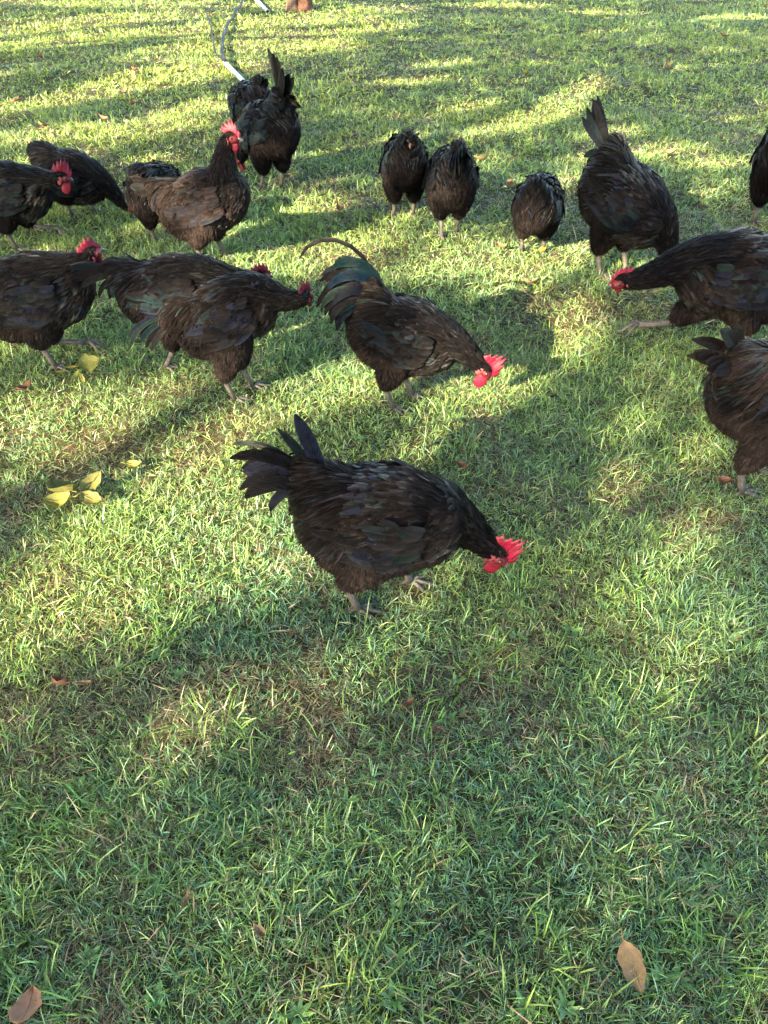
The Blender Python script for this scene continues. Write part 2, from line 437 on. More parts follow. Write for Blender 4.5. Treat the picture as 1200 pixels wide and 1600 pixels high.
    for px, py, k in tufts:
        gx, gy = ground_at(px, py); r = .03 + .0012 * k
        a = rng.uniform(0, 2 * pi, k); q = np.sqrt(rng.random(k)) * r
        bx = gx + q * np.cos(a); by = gy + q * np.sin(a); sc_ = 1 + .10 * max(gy - 2, 0)
        L = rng.uniform(.035, .080, k) * sc_; W = rng.uniform(.0018, .0036, k) * sc_
        c = np.array([.15, .26, .055]) * rng.uniform(.75, 1.25, k)[:, None] * np.array([rng.uniform(.8, 1.2), 1, rng.uniform(.8, 1.4)])
        parts.append(blades('u', bx, by, L, W, rng.uniform(.15, 1.0, k), rng.uniform(.1, 1.4, k), np.where(rng.random(k) < .5, a, rng.uniform(0, 6.3, k)), c, rng.normal(0, .4, k)))
    # scattered single long blades and bleached stems
    for y0, y1, dn, ws in ((-.2, 1.6, 230, 1), (1.6, 3.2, 130, 1.2), (3.2, 6, 60, 1.6), (6, 12, 26, 2.4)):
        x, y = sample_zone(y0, y1, dn, .3); m = len(x)
        c = np.where((rng.random(m) < .35)[:, None], STRAW[rng.integers(0, 5, m)] * .95, np.array([.17, .27, .07]) * rng.uniform(.7, 1.3, m)[:, None])
        parts.append(blades('v', x, y, rng.uniform(.03, .09, m), rng.uniform(.0011, .0028, m) * ws, rng.uniform(.2, 1.25, m), rng.uniform(.2, 1.9, m),
                            rng.uniform(0, 6.3, m), c, rng.normal(0, .5, m), rng.uniform(0, .012, m)))
    # clusters of bleached dead grass
    for px, py, k in ((300, 1110, 60), (330, 1170, 60), (420, 1290, 70), (480, 1480, 60), (1080, 1270, 60), (880, 1210, 50), (60, 660, 40), (170, 990, 60), (870, 860, 40), (720, 1530, 60), (300, 1420, 24), (1080, 1390, 50), (90, 1180, 40)):
        gx, gy = ground_at(px, py)
        x = gx + rng.normal(0, .045, k); y = gy + rng.normal(0, .045, k)
        c = STRAW[rng.integers(0, 5, k)] * rng.uniform(.45, 1.1, k)[:, None]
        parts.append(blades('w', x, y, rng.uniform(.012, .040, k), rng.uniform(.0012, .003, k), rng.uniform(.9, 1.5, k), rng.uniform(-.2, .7, k),
                            rng.uniform(0, 6.3, k), c, rng.normal(0, .6, k), rng.uniform(.004, .02, k)))
    # low broad-leaved weeds: rosettes of short wide leaves
    for px, py in [(rng.uniform(0, 1200), rng.uniform(620, 1600)) for _ in range(46)] + list(((880, 1260), (130, 860), (560, 690), (1110, 1360), (240, 1400), (700, 1120), (540, 1260), (990, 900), (40, 1020), (1060, 1530), (330, 960),
                   (760, 990), (450, 790), (140, 1500), (620, 1420), (960, 1320))):
        gx, gy = ground_at(px, py); k = 9
        a = np.arange(k) * 2 * pi / k + rng.normal(0, .2, k)
        parts.append(blades('x', gx + .004 * np.cos(a), gy + .004 * np.sin(a), rng.uniform(.010, .030, k), rng.uniform(.005, .010, k), rng.uniform(.7, 1.2, k),
                            rng.uniform(.1, .6, k), a, np.array([.10, .21, .06]) * rng.uniform(.8, 1.3, k)[:, None], rng.normal(0, .2, k), np.full(k, .008)))
    tag(collect(parts, 'tall_grass'), 'taller bright grass tufts, weeds and bleached stems standing in the lawn', 'grass', kind='stuff')
grass_all()

# ------------------------------------------------------------------ shade: trees outside the picture
# sunlit lawn patches that shape the crowns, traced, a few added to light birds, as (cx, cy, rx, ry, tilt in degrees, up to the right)
LIT = [(230, 895, 210, 62, 15), (130, 655, 120, 44, 14), (95, 665, 115, 46, 12), (200, 655, 70, 30, 22), (270, 618, 70, 22, 22), (40, 640, 70, 30, 5),
       (350, 688, 110, 34, 28), (220, 772, 120, 34, 24), (370, 770, 110, 70, 25), (210, 860, 170, 62, 16), (390, 860, 100, 60, 25), (120, 950, 120, 44, 14),
       (300, 920, 90, 34, 22), (440, 905, 60, 18, 30), (90, 1010, 80, 20, 14), (520, 850, 50, 40, 10),
       (28, 1135, 50, 22, 25), (330, 1120, 74, 44, 20), (400, 1170, 50, 22, 10), (520, 1050, 90, 24, 15), (610, 1010, 50, 16, 20),
       (540, 590, 130, 30, 8), (740, 628, 80, 30, 18), (850, 570, 80, 34, 32), (905, 510, 55, 34, 50), (690, 700, 50, 18, 15),
       (960, 745, 50, 22, 35), (1075, 830, 50, 24, 20), (1110, 700, 36, 18, 10), (1010, 660, 40, 12, 20), (1130, 990, 40, 12, 15), (900, 1200, 30, 10, 10),
       (470, 400, 120, 30, 14), (590, 372, 60, 16, 15), (700, 405, 90, 30, 12), (830, 410, 110, 42, 25), (790, 470, 60, 24, 20), (690, 300, 60, 9, 10),
       (640, 335, 40, 10, 8), (760, 330, 60, 14, 15), (880, 280, 60, 10, 5), (1000, 240, 110, 14, 3), (960, 208, 50, 8, 5),
       (820, 190, 100, 13, 14), (895, 152, 55, 15, 25), (700, 100, 60, 6, 3), (640, 128, 60, 6, 3), (740, 165, 50, 7, 8), (1130, 255, 60, 8, 3), (1100, 300, 50, 7, 5),
       (150, 45, 248.4, 21.6, 3), (60, 70, 129.6, 10.8, 2), (260, 122, 162, 17.55, 9), (330, 80, 151.2, 16.2, 4), (440, 48, 172.8, 21.6, 3), (80, 160, 118.8, 12.15, 10), (540, 16, 110, 8, 2),
       (620, 40, 40, 6, 0), (190, 205, 140.4, 14.85, 6), (60, 218, 86.4, 13.5, 5), (330, 168, 86.4, 12.15, 8), (300, 8, 260, 6, 0), (120, 4, 200, 6, 0), (500, 75, 64.8, 10.8, 5),
       (940, 18, 60, 4, 0), (780, 6, 80, 4, 0), (1150, 28, 60, 4, 0), (640, 215, 50, 6, 5), (520, 240, 50, 7, 5), (250, 252, 40, 9, 5),
       (430, 340, 110, 30, 10), (500, 505, 80, 30, 12), (1290, 390, 70, 22, 5), (90, 255, 60, 10, 5), (20, 290, 50, 10, 5), (220, 350, 30, 16, 5),
       (60, 470, 50, 16, 10), (990, 420, 36, 16, 10)]

def lit_amount(x, y):
    px, py = to_pixel(x, y)
    jx = (noise(x, y, .35, 31) - .5) * 60; jy = (noise(x, y, .30, 32) - .5) * 34
    v = np.zeros(len(x))
    s = np.clip(py / 700, .25, 1.0)
    for cx, cy, rx, ry, a in LIT:
        dx = px + jx * s - cx; dy = -(py + jy * s * s - cy); c, q = cos(R(a)), sin(R(a))
        u = (dx * c + dy * q) / rx; w_ = (-dx * q + dy * c) / ry
        v = np.maximum(v, 1.25 - np.sqrt(u * u + w_ * w_))
    return v

TREES = [(-7.6, -5.4), (-10.2, 3.2), (-2.6, -5.6)]
def trees():
    n = 900000
    x = rng.uniform(-9, 10, n); y = rng.uniform(-1.5, 17, n)
    v = lit_amount(x, y)
    outside = np.abs(to_pixel(x, y)[0] - 600) > 800
    p_leaf = np.clip((.27 - v) / .12, 0.0, 1) * .62 + np.where(v < .02, .30, 0)
    p_leaf = np.where(outside, .5, p_leaf)
    holes = noise(x, y, .22, 41) * .6 + noise(x, y, .09, 42) * .4
    p_leaf = np.where((holes > .70) & (v > -1.2), p_leaf * .15, p_leaf)          # small gaps: flecks of sun
    keep = rng.random(n) < p_leaf * .62
    x, y = x[keep], y[keep]; m = len(x)
    t = 9.2 + 3.4 * rng.random(m) + .8 * noise(x, y, 1.5, 43)
    P = np.stack([x, y, height(x, y) * 0], -1) + SUN_DIR * t[:, None]  # unseen crown leaves set up the sun rays, shaped to cast the lawn shade
    # random leaf quads
    a = rng.normal(size=(m, 3)) + np.array([0, 0, .4]); a /= np.linalg.norm(a, axis=1)[:, None]
    b = np.cross(a, rng.normal(size=(m, 3))); b /= np.linalg.norm(b, axis=1)[:, None]; c = np.cross(a, b)
    s = rng.uniform(.030, .055, m)[:, None]
    pts = np.stack([P - b * s, P + c * s * .42 + a * s * .12, P + b * s, P - c * s * .42 + a * s * .12], 1)
    T = np.array(TREES); who = np.argmin(((P[:, None, :2] - T[None]) ** 2).sum(-1), 1)
    names = ['broad leafy tree out of frame shading the lawn behind the viewer', 'leafy tree out of frame beside the left edge of the lawn',
             'leafy tree out of frame nearest behind the viewer']
    for i, (tx, ty) in enumerate(TREES):
        r = empty('shade_tree', (tx, ty, 0)); tag(r, names[i], 'tree', 'trees shading the lawn')
        k = who == i; V = pts[k].reshape(-1, 3) - np.array([tx, ty, 0]); q = k.sum()
        col = np.array([.07, .13, .035]) * rng.uniform(.6, 1.5, q)[:, None]
        np_mesh('crown', V, [np.arange(q * 4).reshape(-1, 4)], M['leaf'], r, fcol=col, smooth=False)
        mb = MB()
        mb.tube([(0, 0, -.1), (.05, .02, .8), (-.03, .05, 1.9), (.02, 0, 3.0)], [.24, .17, .14, .12], 12)
        C = V[rng.integers(0, len(V), 9)]
        for cpt in C:
            z0 = rng.uniform(1.9, 3.0); e = Vector(cpt) * .85; e.z = max(cpt[2], 2.6)
            mid = Vector((e.x * .45, e.y * .45, z0 * .4 + e.z * .6))
            mb.tube([(0, 0, z0 - .1), mid, e], [.09, .05, .012], 8)
        mb.build('trunk', M['bark'], r)
trees()

# ------------------------------------------------------------------ chickens
def unit(v):
    v = np.asarray(v, float); return v / (np.linalg.norm(v, axis=-1, keepdims=True) + 1e-9)

def feather_mesh(P, S, N, W, tint, cup=.25, tipcol=None, gloss=None):
    """P,S,N (f,n,3) path / side / normal, W (f,n) widths, tint (f,3) -> arrays with 3 columns"""
    f, n, _ = P.shape
    c = (W * cup)[..., None]
    Lf = P - S * (W / 2)[..., None]; Rt = P + S * (W / 2)[..., None]; Md = P + N * c * .5
    V = np.stack([Lf, Md, Rt], 2).reshape(-1, 3)
    base = (np.arange(f) * n * 3)[:, None]; Q = []
    for r in range(n - 1):
        for k in range(2):
            Q.append(base + np.array([r * 3 + k, r * 3 + k + 1, r * 3 + k + 4, r * 3 + k + 3]))
    Q = np.concatenate(Q)
    v = np.linspace(0, 1, n)
    uv = np.zeros((f, n, 3, 2)); uv[..., 0] = np.array([0, .5, 1]); uv[..., 1] = v[None, :, None]
    g = np.ones((f, n, 3)) * 1.0
    if gloss is None: gloss = np.full(f, .1)
    col = tint[:, None, None, :] * g[..., None]
    if tipcol is not None:
        k = np.clip((v - .72) / .28, 0, 1)[None, :, None, None] * np.array([1, .35, 1])[None, None, :, None]
        col = col * (1 - k) + tipcol[:, None, None, :] * k
    col = np.concatenate([col, np.broadcast_to(gloss[:, None, None, None], col.shape[:3] + (1,))], -1)
    return V, Q, uv.reshape(-1, 2), col.reshape(-1, 4)

class Bird:
    pass

def rotm(pitch):
    """rotation that raises +x by pitch (body frame -> local)"""
    c, s = cos(pitch), sin(pitch)
    return np.array([[c, 0, -s], [0, 1, 0], [s, 0, c]])

def bez(p0, p1, p2, p3, t):
    t = np.asarray(t)[:, None]
    return (1 - t) ** 3 * p0 + 3 * (1 - t) ** 2 * t * p1 + 3 * (1 - t) * t ** 2 * p2 + t ** 3 * p3

def chicken(px, py, yaw, s=1.0, hz=.26, pitch=0.0, head=(.24, 0, .42), hp=0.0, hyaw=0.0, comb=1.0, tail=(), feet=((-.01, .05, 0, 0), (.03, -.05, 0, 0)),
            seed=1, detail=1.0, brown=.5, label='', beakopen=0, fat=1.0, band=False, vent=False, name='chicken', wattle=None, neckr=1.0, deep=1.0, dust=1.0, group='black chickens foraging on the lawn'):
    rg = np.random.default_rng(seed * 17 + 5)
    gx, gy = ground_at(px, py)
    root = empty(name, (gx, gy, float(height(gx, gy))), R(yaw)); root.scale = (s, s, s)
    tag(root, label, 'chicken', group)
    RM = rotm(R(pitch)); C = np.array([0, 0, hz])
    B = lambda p: C + RM @ np.asarray(p, float)
    head = np.array(head, float)
    hd = np.array([cos(R(hp)) * cos(R(hyaw)), cos(R(hp)) * sin(R(hyaw)), sin(R(hp))])      # beak direction
    side = unit(np.cross([0, 0, 1], hd)); hup = np.cross(hd, side)
    HR = np.stack([hd, side, hup], 1)                                                        # head frame
    H = lambda p: head + HR @ np.asarray(p, float)
    # neck path
    n0 = B((.085, 0, .035)); hb = H((-.012, 0, -.004))
    dist = np.linalg.norm(hb - n0)
    d0 = unit(RM @ np.array([.85, 0, .5]) + unit(hb - n0) * .9)
    d1 = unit(-hd * .55 + np.array([0, 0, -1.0]) * .35 * (1 if hp > -25 else 0) - unit(hb - n0) * .6)
    nt_ = np.linspace(0, 1, 14); NP = bez(n0, n0 + d0 * dist * .38, hb + d1 * dist * .36, hb, nt_)
    NR = (.078 * (1 - nt_) ** 1.5 + .027 * (1 - (1 - nt_) ** 1.5)) * neckr; NR[-1] = .025
    # ---- body: balls unioned by a voxel remesh
    mb = MB(); prims = []
    def ball(c, r, rot, lab):
        mb.ball(c, r, rot, 16, 10); prims.append((np.array(c), np.array(r), rot if rot is not None else np.eye(3), lab))
    f_ = fat
    ball(B((0, 0, 0)), (.165, .103 * f_, .112), RM, 'body')
    ball(B((.085, 0, -.012)), (.095, .088 * f_, .100), RM, 'body')
    ball(B((.03, 0, .035)), (.13, .085 * f_, .085), RM, 'body')
    ball(B((-.095, 0, -.030)), (.100, .100 * f_, .100), RM, 'fluff')
    ball(B((-.125, 0, .035)), (.085, .066 * f_, .075), RM, 'body')
    ball(B((.125, 0, .012)), (.075, .076 * f_, .085), RM, 'body')
    ball(B((-.055, 0, -.062 * deep)), (.115, .100 * f_, .088 * deep), RM, 'fluff')
    ball(B((.03, 0, -.055 * deep)), (.095, .088 * f_, .075 * deep), RM, 'body')
    for k in range(4):
        tt = k / 3; te = R(TAILEL(tail)); tb = B((-.15 - .045 * tt * cos(te), 0, .052 + .05 * tt * sin(te) + .01)); r_ = .055 - .022 * tt
        ball(tb, (r_, r_ * .8, r_), None, 'rump')
    for i in range(len(NP)):
        ball(NP[i], (NR[i],) * 3, None, 'neck')
    ball(H((-.004, 0, .002)), (.031, .0215, .0245), HR, 'head')
    legs = []
    for (fx, fy, fz, mode) in feet:
        foot = np.array([fx, fy, fz - (.002 if mode != 1 else -.012)])
        if mode == 1:      # shank reaching forward near horizontal
            hock = foot + np.array([-.105, 0, .022])
        elif mode == 2:    # pushing off behind
            hock = foot + np.array([.045, 0, .085])
        else:
            hock = foot + np.array([-.028, 0, .092])
        hip = B((.0, .052 * np.sign(fy), -.055))
        for k in range(7):
            tt = k / 6; c = hip * (1 - tt) + (hock + np.array([0, 0, .012])) * tt
            ball(c, (.070 * (1 - tt) ** .7 + .016 * tt,) * 3, None, 'thigh')
        legs.append((foot, hock, mode))
    tmp = mb.build('body', M['fluff'])
    md = tmp.modifiers.new('r', 'REMESH'); md.mode = 'VOXEL'; md.voxel_size = .0075; md.use_smooth_shade = True
    sm = tmp.modifiers.new('s', 'SMOOTH'); sm.factor = .6; sm.iterations = 7
    dg = bpy.context.evaluated_depsgraph_get(); dg.update()
    me = bpy.data.meshes.new_from_object(tmp.evaluated_get(dg)); old = tmp.data
    tmp.modifiers.clear(); tmp.data = me; bpy.data.meshes.remove(old); tmp.parent = root
    nv = len(me.vertices); Vb = np.zeros(nv * 3); me.vertices.foreach_get('co', Vb); Vb = Vb.reshape(-1, 3)
    me.calc_loop_triangles(); tri = np.zeros(len(me.loop_triangles) * 3, dtype=np.int32); me.loop_triangles.foreach_get('vertices', tri); tri = tri.reshape(-1, 3)
    bvh = BVHTree.FromPolygons([tuple(v) for v in Vb], [tuple(t) for t in tri])
    A, Bv, Cv = Vb[tri[:, 0]], Vb[tri[:, 1]], Vb[tri[:, 2]]
    cr = np.cross(Bv - A, Cv - A); ar = np.linalg.norm(cr, axis=1) / 2; tn = unit(cr)
    # ---- sample feather roots
    def classify(p):
        best = np.full(len(p), 9.); lab = np.zeros(len(p), dtype=int); L_ = ['body', 'fluff', 'rump', 'neck', 'head', 'thigh']
        for c, r, rot, l in prims:
            q = (p - c) @ rot / r; d = (np.linalg.norm(q, axis=1) - 1) * r.min()
            k = d < best; best[k] = d[k]; lab[k] = L_.index(l)
        return lab
    total = ar.sum()
    ns = int(total * 62000 * detail)
    fi = rg.choice(len(tri), ns, p=ar / total); u = rg.random((ns, 2)); u = np.where((u.sum(1) > 1)[:, None], 1 - u, u)
    p = A[fi] + (Bv[fi] - A[fi]) * u[:, :1] + (Cv[fi] - A[fi]) * u[:, 1:]; nrm = tn[fi]
    lab = classify(p); q = (p - C) @ RM                 # body-frame coordinates
    up = np.array([0, 0, 1.]); fwd = RM @ np.array([1, 0, 0]); bup = RM @ np.array([0, 0, 1.])
    # regions: 0 fluff strands, 1 contour/back, 2 saddle (long, narrow), 3 hackle, 4 head
    low = (q[:, 2] < -.028 + .03 * np.clip(-q[:, 0] / .15, -1, 1)) & (lab != 3) & (lab != 4) & (q[:, 0] < .09)
    reg = np.where(lab == 4, 4, np.where(lab == 3, 3, np.where((lab == 5) | low | (lab == 1) & (q[:, 2] < .0), 0, 1)))
    reg = np.where((reg == 1) & (q[:, 0] < -.035), 2, reg)
    keepp = {0: 1.0, 1: .25, 2: .32, 3: .46, 4: .9}
    kp = rg.random(ns) < np.array([keepp[i] for i in range(5)])[reg]
    p, nrm, lab, q, reg = p[kp], nrm[kp], lab[kp], q[kp], reg[kp]; n = len(p)
    # neck flow
    ni = np.argmin(((p[:, None] - NP[None]) ** 2).sum(-1), 1); tg = np.gradient(NP, axis=0)
    flow = np.zeros((n, 3))
    sidey = np.clip(np.abs(q[:, 1]) / .1, 0, 1)
    flow[:] = -fwd[None] - bup[None] * (sidey * .55)[:, None]
    k = reg == 2; flow[k] = -fwd[None] * .9 - bup[None] * (.15 + sidey[k] * 1.1)[:, None]
    k = reg == 0; flow[k] = -fwd[None] * .55 - up[None] * 1.0
    k = lab == 5; flow[k] = -up[None] - fwd[None] * .15
    k = (reg == 3) | (reg == 4); flow[k] = -unit(tg[ni[k]])
    k = (q[:, 0] > .10) & (reg == 1); flow[k] = -fwd[None] * .7 - bup[None] * .5
    flow += rg.normal(0, .13, (n, 3)) * np.where(reg == 0, 1.6, 1.0)[:, None]
    Ls = np.array([.026, .043, .074, .050, .008])[reg] * rg.uniform(.7, 1.25, n)
    Ws = np.array([.0040, .0135, .0076, .0058, .0035])[reg] * rg.uniform(.8, 1.2, n)
    Ls = np.where(reg == 3, Ls * np.clip(1.15 - ni / 20, .5, 1.1), Ls)
    off1 = np.array([.0085, .0065, .0095, .0055, .0012])[reg] * rg.uniform(.5, 1.6, n)
    cape = (reg != 0) & (reg < 3) & (q[:, 2] > .028) & (np.abs(q[:, 1]) > .03)
    cape = cape & (q[:, 0] < .07)
    off1 = np.where(cape, rg.uniform(.009, .015, n), off1); Ls = np.where(cape, Ls * 1.3, Ls)
    under = (reg == 0) & (q[:, 2] > -.085) & (np.abs(q[:, 1]) > .045) & (q[:, 0] > -.14) & (q[:, 0] < .1)
    off1 = np.where(under, off1 * .25, off1)
    loose = (rg.random(n) < .03) & ~under
    off1 = np.where(loose, off1 * 2.0, off1)
    nst = 5
    PP = np.zeros((n, nst, 3)); NN = np.zeros((n, nst, 3)); SS = np.zeros((n, nst, 3))
    cur = p.copy(); cn = nrm.copy(); fl = flow
    offs = np.linspace(0, 1, nst)
    fn = bvh.find_nearest
    for st in range(nst):
        if st > 0:
            t_ = fl - cn * (fl * cn).sum(1)[:, None]; t_ = unit(t_); cand = cur + t_ * (Ls / (nst - 1))[:, None]
            newp = np.empty((n, 3)); newn = np.empty((n, 3))
            for i in range(n):
                r_ = fn(cand[i]); a, b_ = r_[0], r_[1]
                newp[i] = a; newn[i] = b_
            # let long feathers hang free where the body curves away under them
            gap = cand - newp; newp = newp + gap * .22
            cur = newp; cn = unit(newn * .6 + cn * .4)
        t_ = unit(fl - cn * (fl * cn).sum(1)[:, None])
        PP[:, st] = cur + cn * (off1 * offs[st] + np.where(reg == 0, .0, .0008))[:, None]
        NN[:, st] = cn; SS[:, st] = np.cross(cn, t_)
    roll = rg.normal(0, .30, n)[:, None, None]
    SS = SS + NN * roll
    prof = {0: [.5, .9, .85, .6, .1], 1: [.5, .95, 1., .92, .35], 2: [.6, 1, .95, .7, .08], 3: [.6, 1, .95, .65, .06], 4: [.8, 1, 1, .7, .2]}
    WW = np.array([prof[i] for i in range(5)])[reg] * Ws[:, None]
    # colours
    blk = np.array([.0026, .0025, .0032]); brn = np.array([.0165, .0120, .0106]); fl_c = np.array([.038, .029, .026])
    worn = noise(q[:, 0] + 3 * seed, q[:, 2] + q[:, 1] * .7, .05, seed)
    kb = np.clip(brown * (.35 + 1.1 * worn) + rg.normal(0, .12, n), 0, 1)[:, None]
    col = blk * (1 - kb) + brn * kb
    k0 = (reg == 0)[:, None]; kf = np.clip(brown * .9 + .25 * (worn[:, None] - .5) * 2 + rg.normal(0, .1, n)[:, None], .05, 1)
    col = np.where(k0, blk * 1.2 * (1 - kf) + fl_c * kf, col)
    col = np.where(((reg == 3) | (reg == 4))[:, None], blk * 1.1 + brn * .28 * kb, col)
    # beetle-green, blue and violet sheen painted into the colour of some back feathers
    ir = noise(q[:, 0] * 1.3 + seed, q[:, 2] + 5, .045, seed + 60); gl = ((reg == 1) | (reg == 2)) & (rg.random(n) < .05 + .40 * (ir > .70))
    brn = brn * dust; fl_c = fl_c * (.4 + .6 * dust)
    pal = np.array([[.004, .017, .020], [.005, .010, .027], [.011, .006, .018], [.008, .022, .018], [.004, .011, .018]])  # sheen hues mixed into base colour of back, wing and tail feathers
    col = np.where(gl[:, None], col * .4 + pal[rg.integers(0, 5, n)] * rg.uniform(.5, 1.1, n)[:, None], col)
    tip = np.clip(col * 1.0 + brn * .9 * kb, 0, .3)
    pale = (rg.random(n) < .03 * (1 + 2 * brown)) & (q[:, 0] < .08) & (reg != 0) & (reg != 4)
    tip = np.where(pale[:, None], np.array([.07, .058, .046]) * rg.uniform(.3, 1, n)[:, None], tip)
    col = col * np.exp(rg.normal(0, .25, n))[:, None]; tip = tip * np.exp(rg.normal(0, .4, n))[:, None]
    gls = np.where(rg.random(n) < .10, rg.uniform(.15, .5, n), rg.uniform(.05, .15, n)) * (1.2 - .5 * brown); gls = np.where(gl, .4, gls)
    m0 = reg == 0
    V, Q, uv, vc = feather_mesh(PP[m0], SS[m0], NN[m0], WW[m0], col[m0], .2)
    np_mesh('fluff', V, [Q], M['fluff'], root, vcol=vc, uv=uv)
    m1 = ~m0
    V, Q, uv, vc = feather_mesh(PP[m1], SS[m1], NN[m1], WW[m1], col[m1], .36, tip[m1], gls[m1])
    np_mesh('plumage', V, [Q], M['gloss'], root, vcol=vc, uv=uv)
    # body skin itself: dark down
    a = me.attributes.new('tint', 'FLOAT_COLOR', 'POINT'); cc = np.ones((nv, 4), dtype=np.float32)
    cc[:, :3] = np.array([.005, .0042, .004]) * (1 + brown); a.data.foreach_set('color', cc.ravel()); me.uv_layers.new(name='uv')
    # ---- wings
    for sy in (1, -1):
        rows = []   # (x, z, length, width, dirx, dirz, count)
        Pn = []; Sn = []; Nn = []; Wn = []; Cn = []
        def wf(x, z, L, W, ang, lift, tint, droop=0.0):
            th = R(ang); d = np.array([-cos(th), 0, -sin(th)]); prof_ = np.array([.5, .85, 1, 1, .85, .3]); pts = []; nr = []; sd = []
            cur_ = B((x, 0, z)); dl = RM @ d; o_ = []
            for j in range(6):
                tt = j / 5; pb = cur_ + dl * L * tt + np.array([0, 0, -droop * tt * tt])
                r_ = fn(Vector(pb + np.array([0, sy * .35, 0])) * .0 + Vector((pb[0], pb[1] + sy * .13, pb[2])))
                sp, snn = np.array(r_[0]), np.array(r_[1])
                y_ = max(abs(sp[1]), .055); y_ = y_ if abs(pb[2] - sp[2]) < .05 else .07
                pts.append(np.array([pb[0], sy * (y_ + lift + .004 * tt), pb[2]]))
            pts = np.array(pts); tang = np.gradient(pts, axis=0); tang = unit(tang)
            nrm_ = unit(np.array([0, sy, .28])[None] - tang * (tang @ np.array([0, sy, .28]))[:, None]); sd_ = np.cross(nrm_, tang)
            Pn.append(pts); Sn.append(sd_); Nn.append(nrm_); Wn.append(prof_ * W); Cn.append(tint)
        def wc(k=.5):
            c = blk * (1 - brown * .5) + brn * brown * .6 * rg.uniform(.4, 1.4)
            if rg.random() < k: c = c * .7 + pal[[0, 1, 3, 4, 1][(seed + int(rg.integers(0, 2))) % 5]] * rg.uniform(.2, .75)
            return c * rg.uniform(.8, 1.3)
        for k in range(9):   # flight feathers, stacked from the bottom edge up
            u_ = k / 8; wf(.045 - .05 * u_, -.045 + .055 * u_, .165 - .02 * u_ + rg.normal(0, .004), .026, 4 - 10 * u_ + rg.normal(0, 1.5), .002 + .0009 * k, wc(.35))
        for k in range(13):
            u_ = k / 12; wf(.085 - .02 * u_ - .05 * (u_ > .6) * (u_ - .6), -.04 + .085 * u_, .085, .024, 12 - 14 * u_ + rg.normal(0, 4), .009 + rg.uniform(0, .003), wc(.7))
        for r_ in range(4):
            for k in range(9):
                u_ = k / 8; wf(.10 - .022 * r_ + rg.normal(0, .004), -.03 + .085 * u_ + rg.normal(0, .003), .045, .021, 18 - 22 * u_ + rg.normal(0, 6), .0115 - .0008 * r_ + rg.uniform(0, .003), wc(.25))
        V, Q, uv, vc = feather_mesh(np.array(Pn), np.array(Sn), np.array(Nn), np.array(Wn), np.array(Cn), .15, np.array(Cn) * .8 + brn * .5 * brown, rg.uniform(.04, .32, len(Cn)))
        np_mesh('wing', V, [Q], M['gloss'], root, vcol=vc, uv=uv)
    # ---- tail
    Pn = []; Sn = []; Nn = []; Wn = []; Cn = []; nr_ = 9
    def tf(az, el, L, W, bend, x=0., z=0., y=0., tint=None, flat=None):
        base = B((-.165 + x, y, .062 + z)); seg = L / (nr_ - 1); pts = [base]; cur_ = base.copy()
        azr = R(az); tang = []
        for j in range(nr_):
            th = R(el) - R(bend) * ((j / (nr_ - 1)) ** 1.2)
            d = np.array([-cos(th) * cos(azr), sin(azr) * max(cos(th), .35), sin(th)]); d = unit(d); tang.append(d)
            if j < nr_ - 1: cur_ = cur_ + d * seg; pts.append(cur_)
        pts = np.array(pts); tang = np.array(tang); sg = 1 if az >= 0 else -1
        ref = np.array([0, sg * 1.0, .35 if flat is None else flat]); nn = unit(ref[None] - tang * (tang @ ref)[:, None]); sd_ = np.cross(nn, tang)
        v = np.linspace(0, 1, nr_); pr = np.array([.35, .6, .8, .92, 1, 1, .92, .7, .18])
        Pn.append(pts); Sn.append(sd_); Nn.append(nn); Wn.append(pr * W)
        c = tint if tint is not None else (blk * 1.0 + brn * brown * .35 * rg.uniform(.2, 1.2))
        if tint is None and rg.random() < .45: c = c * .7 + pal[[0, 3, 4, 1][rg.integers(0, 4)]] * .5
        Cn.append(np.array(c) * rg.uniform(.8, 1.25))
    for t in tail:
        if t[0] == 'fan':
            _, el, spread, L, W, bend, cnt = t[:7]
            xo = t[7] if len(t) > 7 else 0.
            for k in range(cnt):
                u_ = (k / max(cnt - 1, 1)) * 2 - 1
                tf(u_ * spread + rg.normal(0, 2), el - abs(u_) * 22 + rg.normal(0, 2.5), L * (1 - .12 * abs(u_)) * rg.uniform(.9, 1.05), W, bend + rg.normal(0, 5), y=u_ * .012, z=rg.normal(0, .004), x=xo)
        elif t[0] == 'cov':
            _, el, L, cnt = t[:4]
            for k in range(cnt):
                u_ = rg.uniform(-1, 1); tf(u_ * 24, el + 5 - abs(u_) * 40 + rg.normal(0, 4), L * rg.uniform(.7, 1.05), .021, 75 + rg.normal(0, 10), x=.02 + rg.uniform(-.01, .035), y=u_ * .035, z=rg.uniform(-.025, .002))
        elif t[0] == 'one':
            _, az, el, L, W, bend = t[:6]; x = t[6] if len(t) > 6 else 0.; tf(az, el, L, W, bend, x=x, tint=t[7] if len(t) > 7 else None)
    V, Q, uv, vc = feather_mesh(np.array(Pn), np.array(Sn), np.array(Nn), np.array(Wn), np.array(Cn), .10, np.array(Cn) * .9 + brn * .25 * brown, rg.uniform(.04, .22, len(Cn)))
    np_mesh('tail', V, [Q], M['gloss'], root, vcol=vc, uv=uv)
    # ---- head parts
    mbx = MB(); mbx.ball(H((.009, 0, -.003)), (.0250, .0245, .0195), HR, 16, 12); o = mbx.build('face', M['face'], root)
    mbx = MB(); mbx.tube([H((.022, 0, .001)), H((.034, 0, .0005)), H((.044, 0, -.005)), H((.049, 0, -.013))], [.0090, .0070, .0042, .0006], 10)
    mbx.tube([H((.022, 0, -.007)), H((.032, 0, -.009)), H((.042, 0, -.0115))], [.0065, .0045, .0008], 8); mbx.build('beak', M['beak'], root)
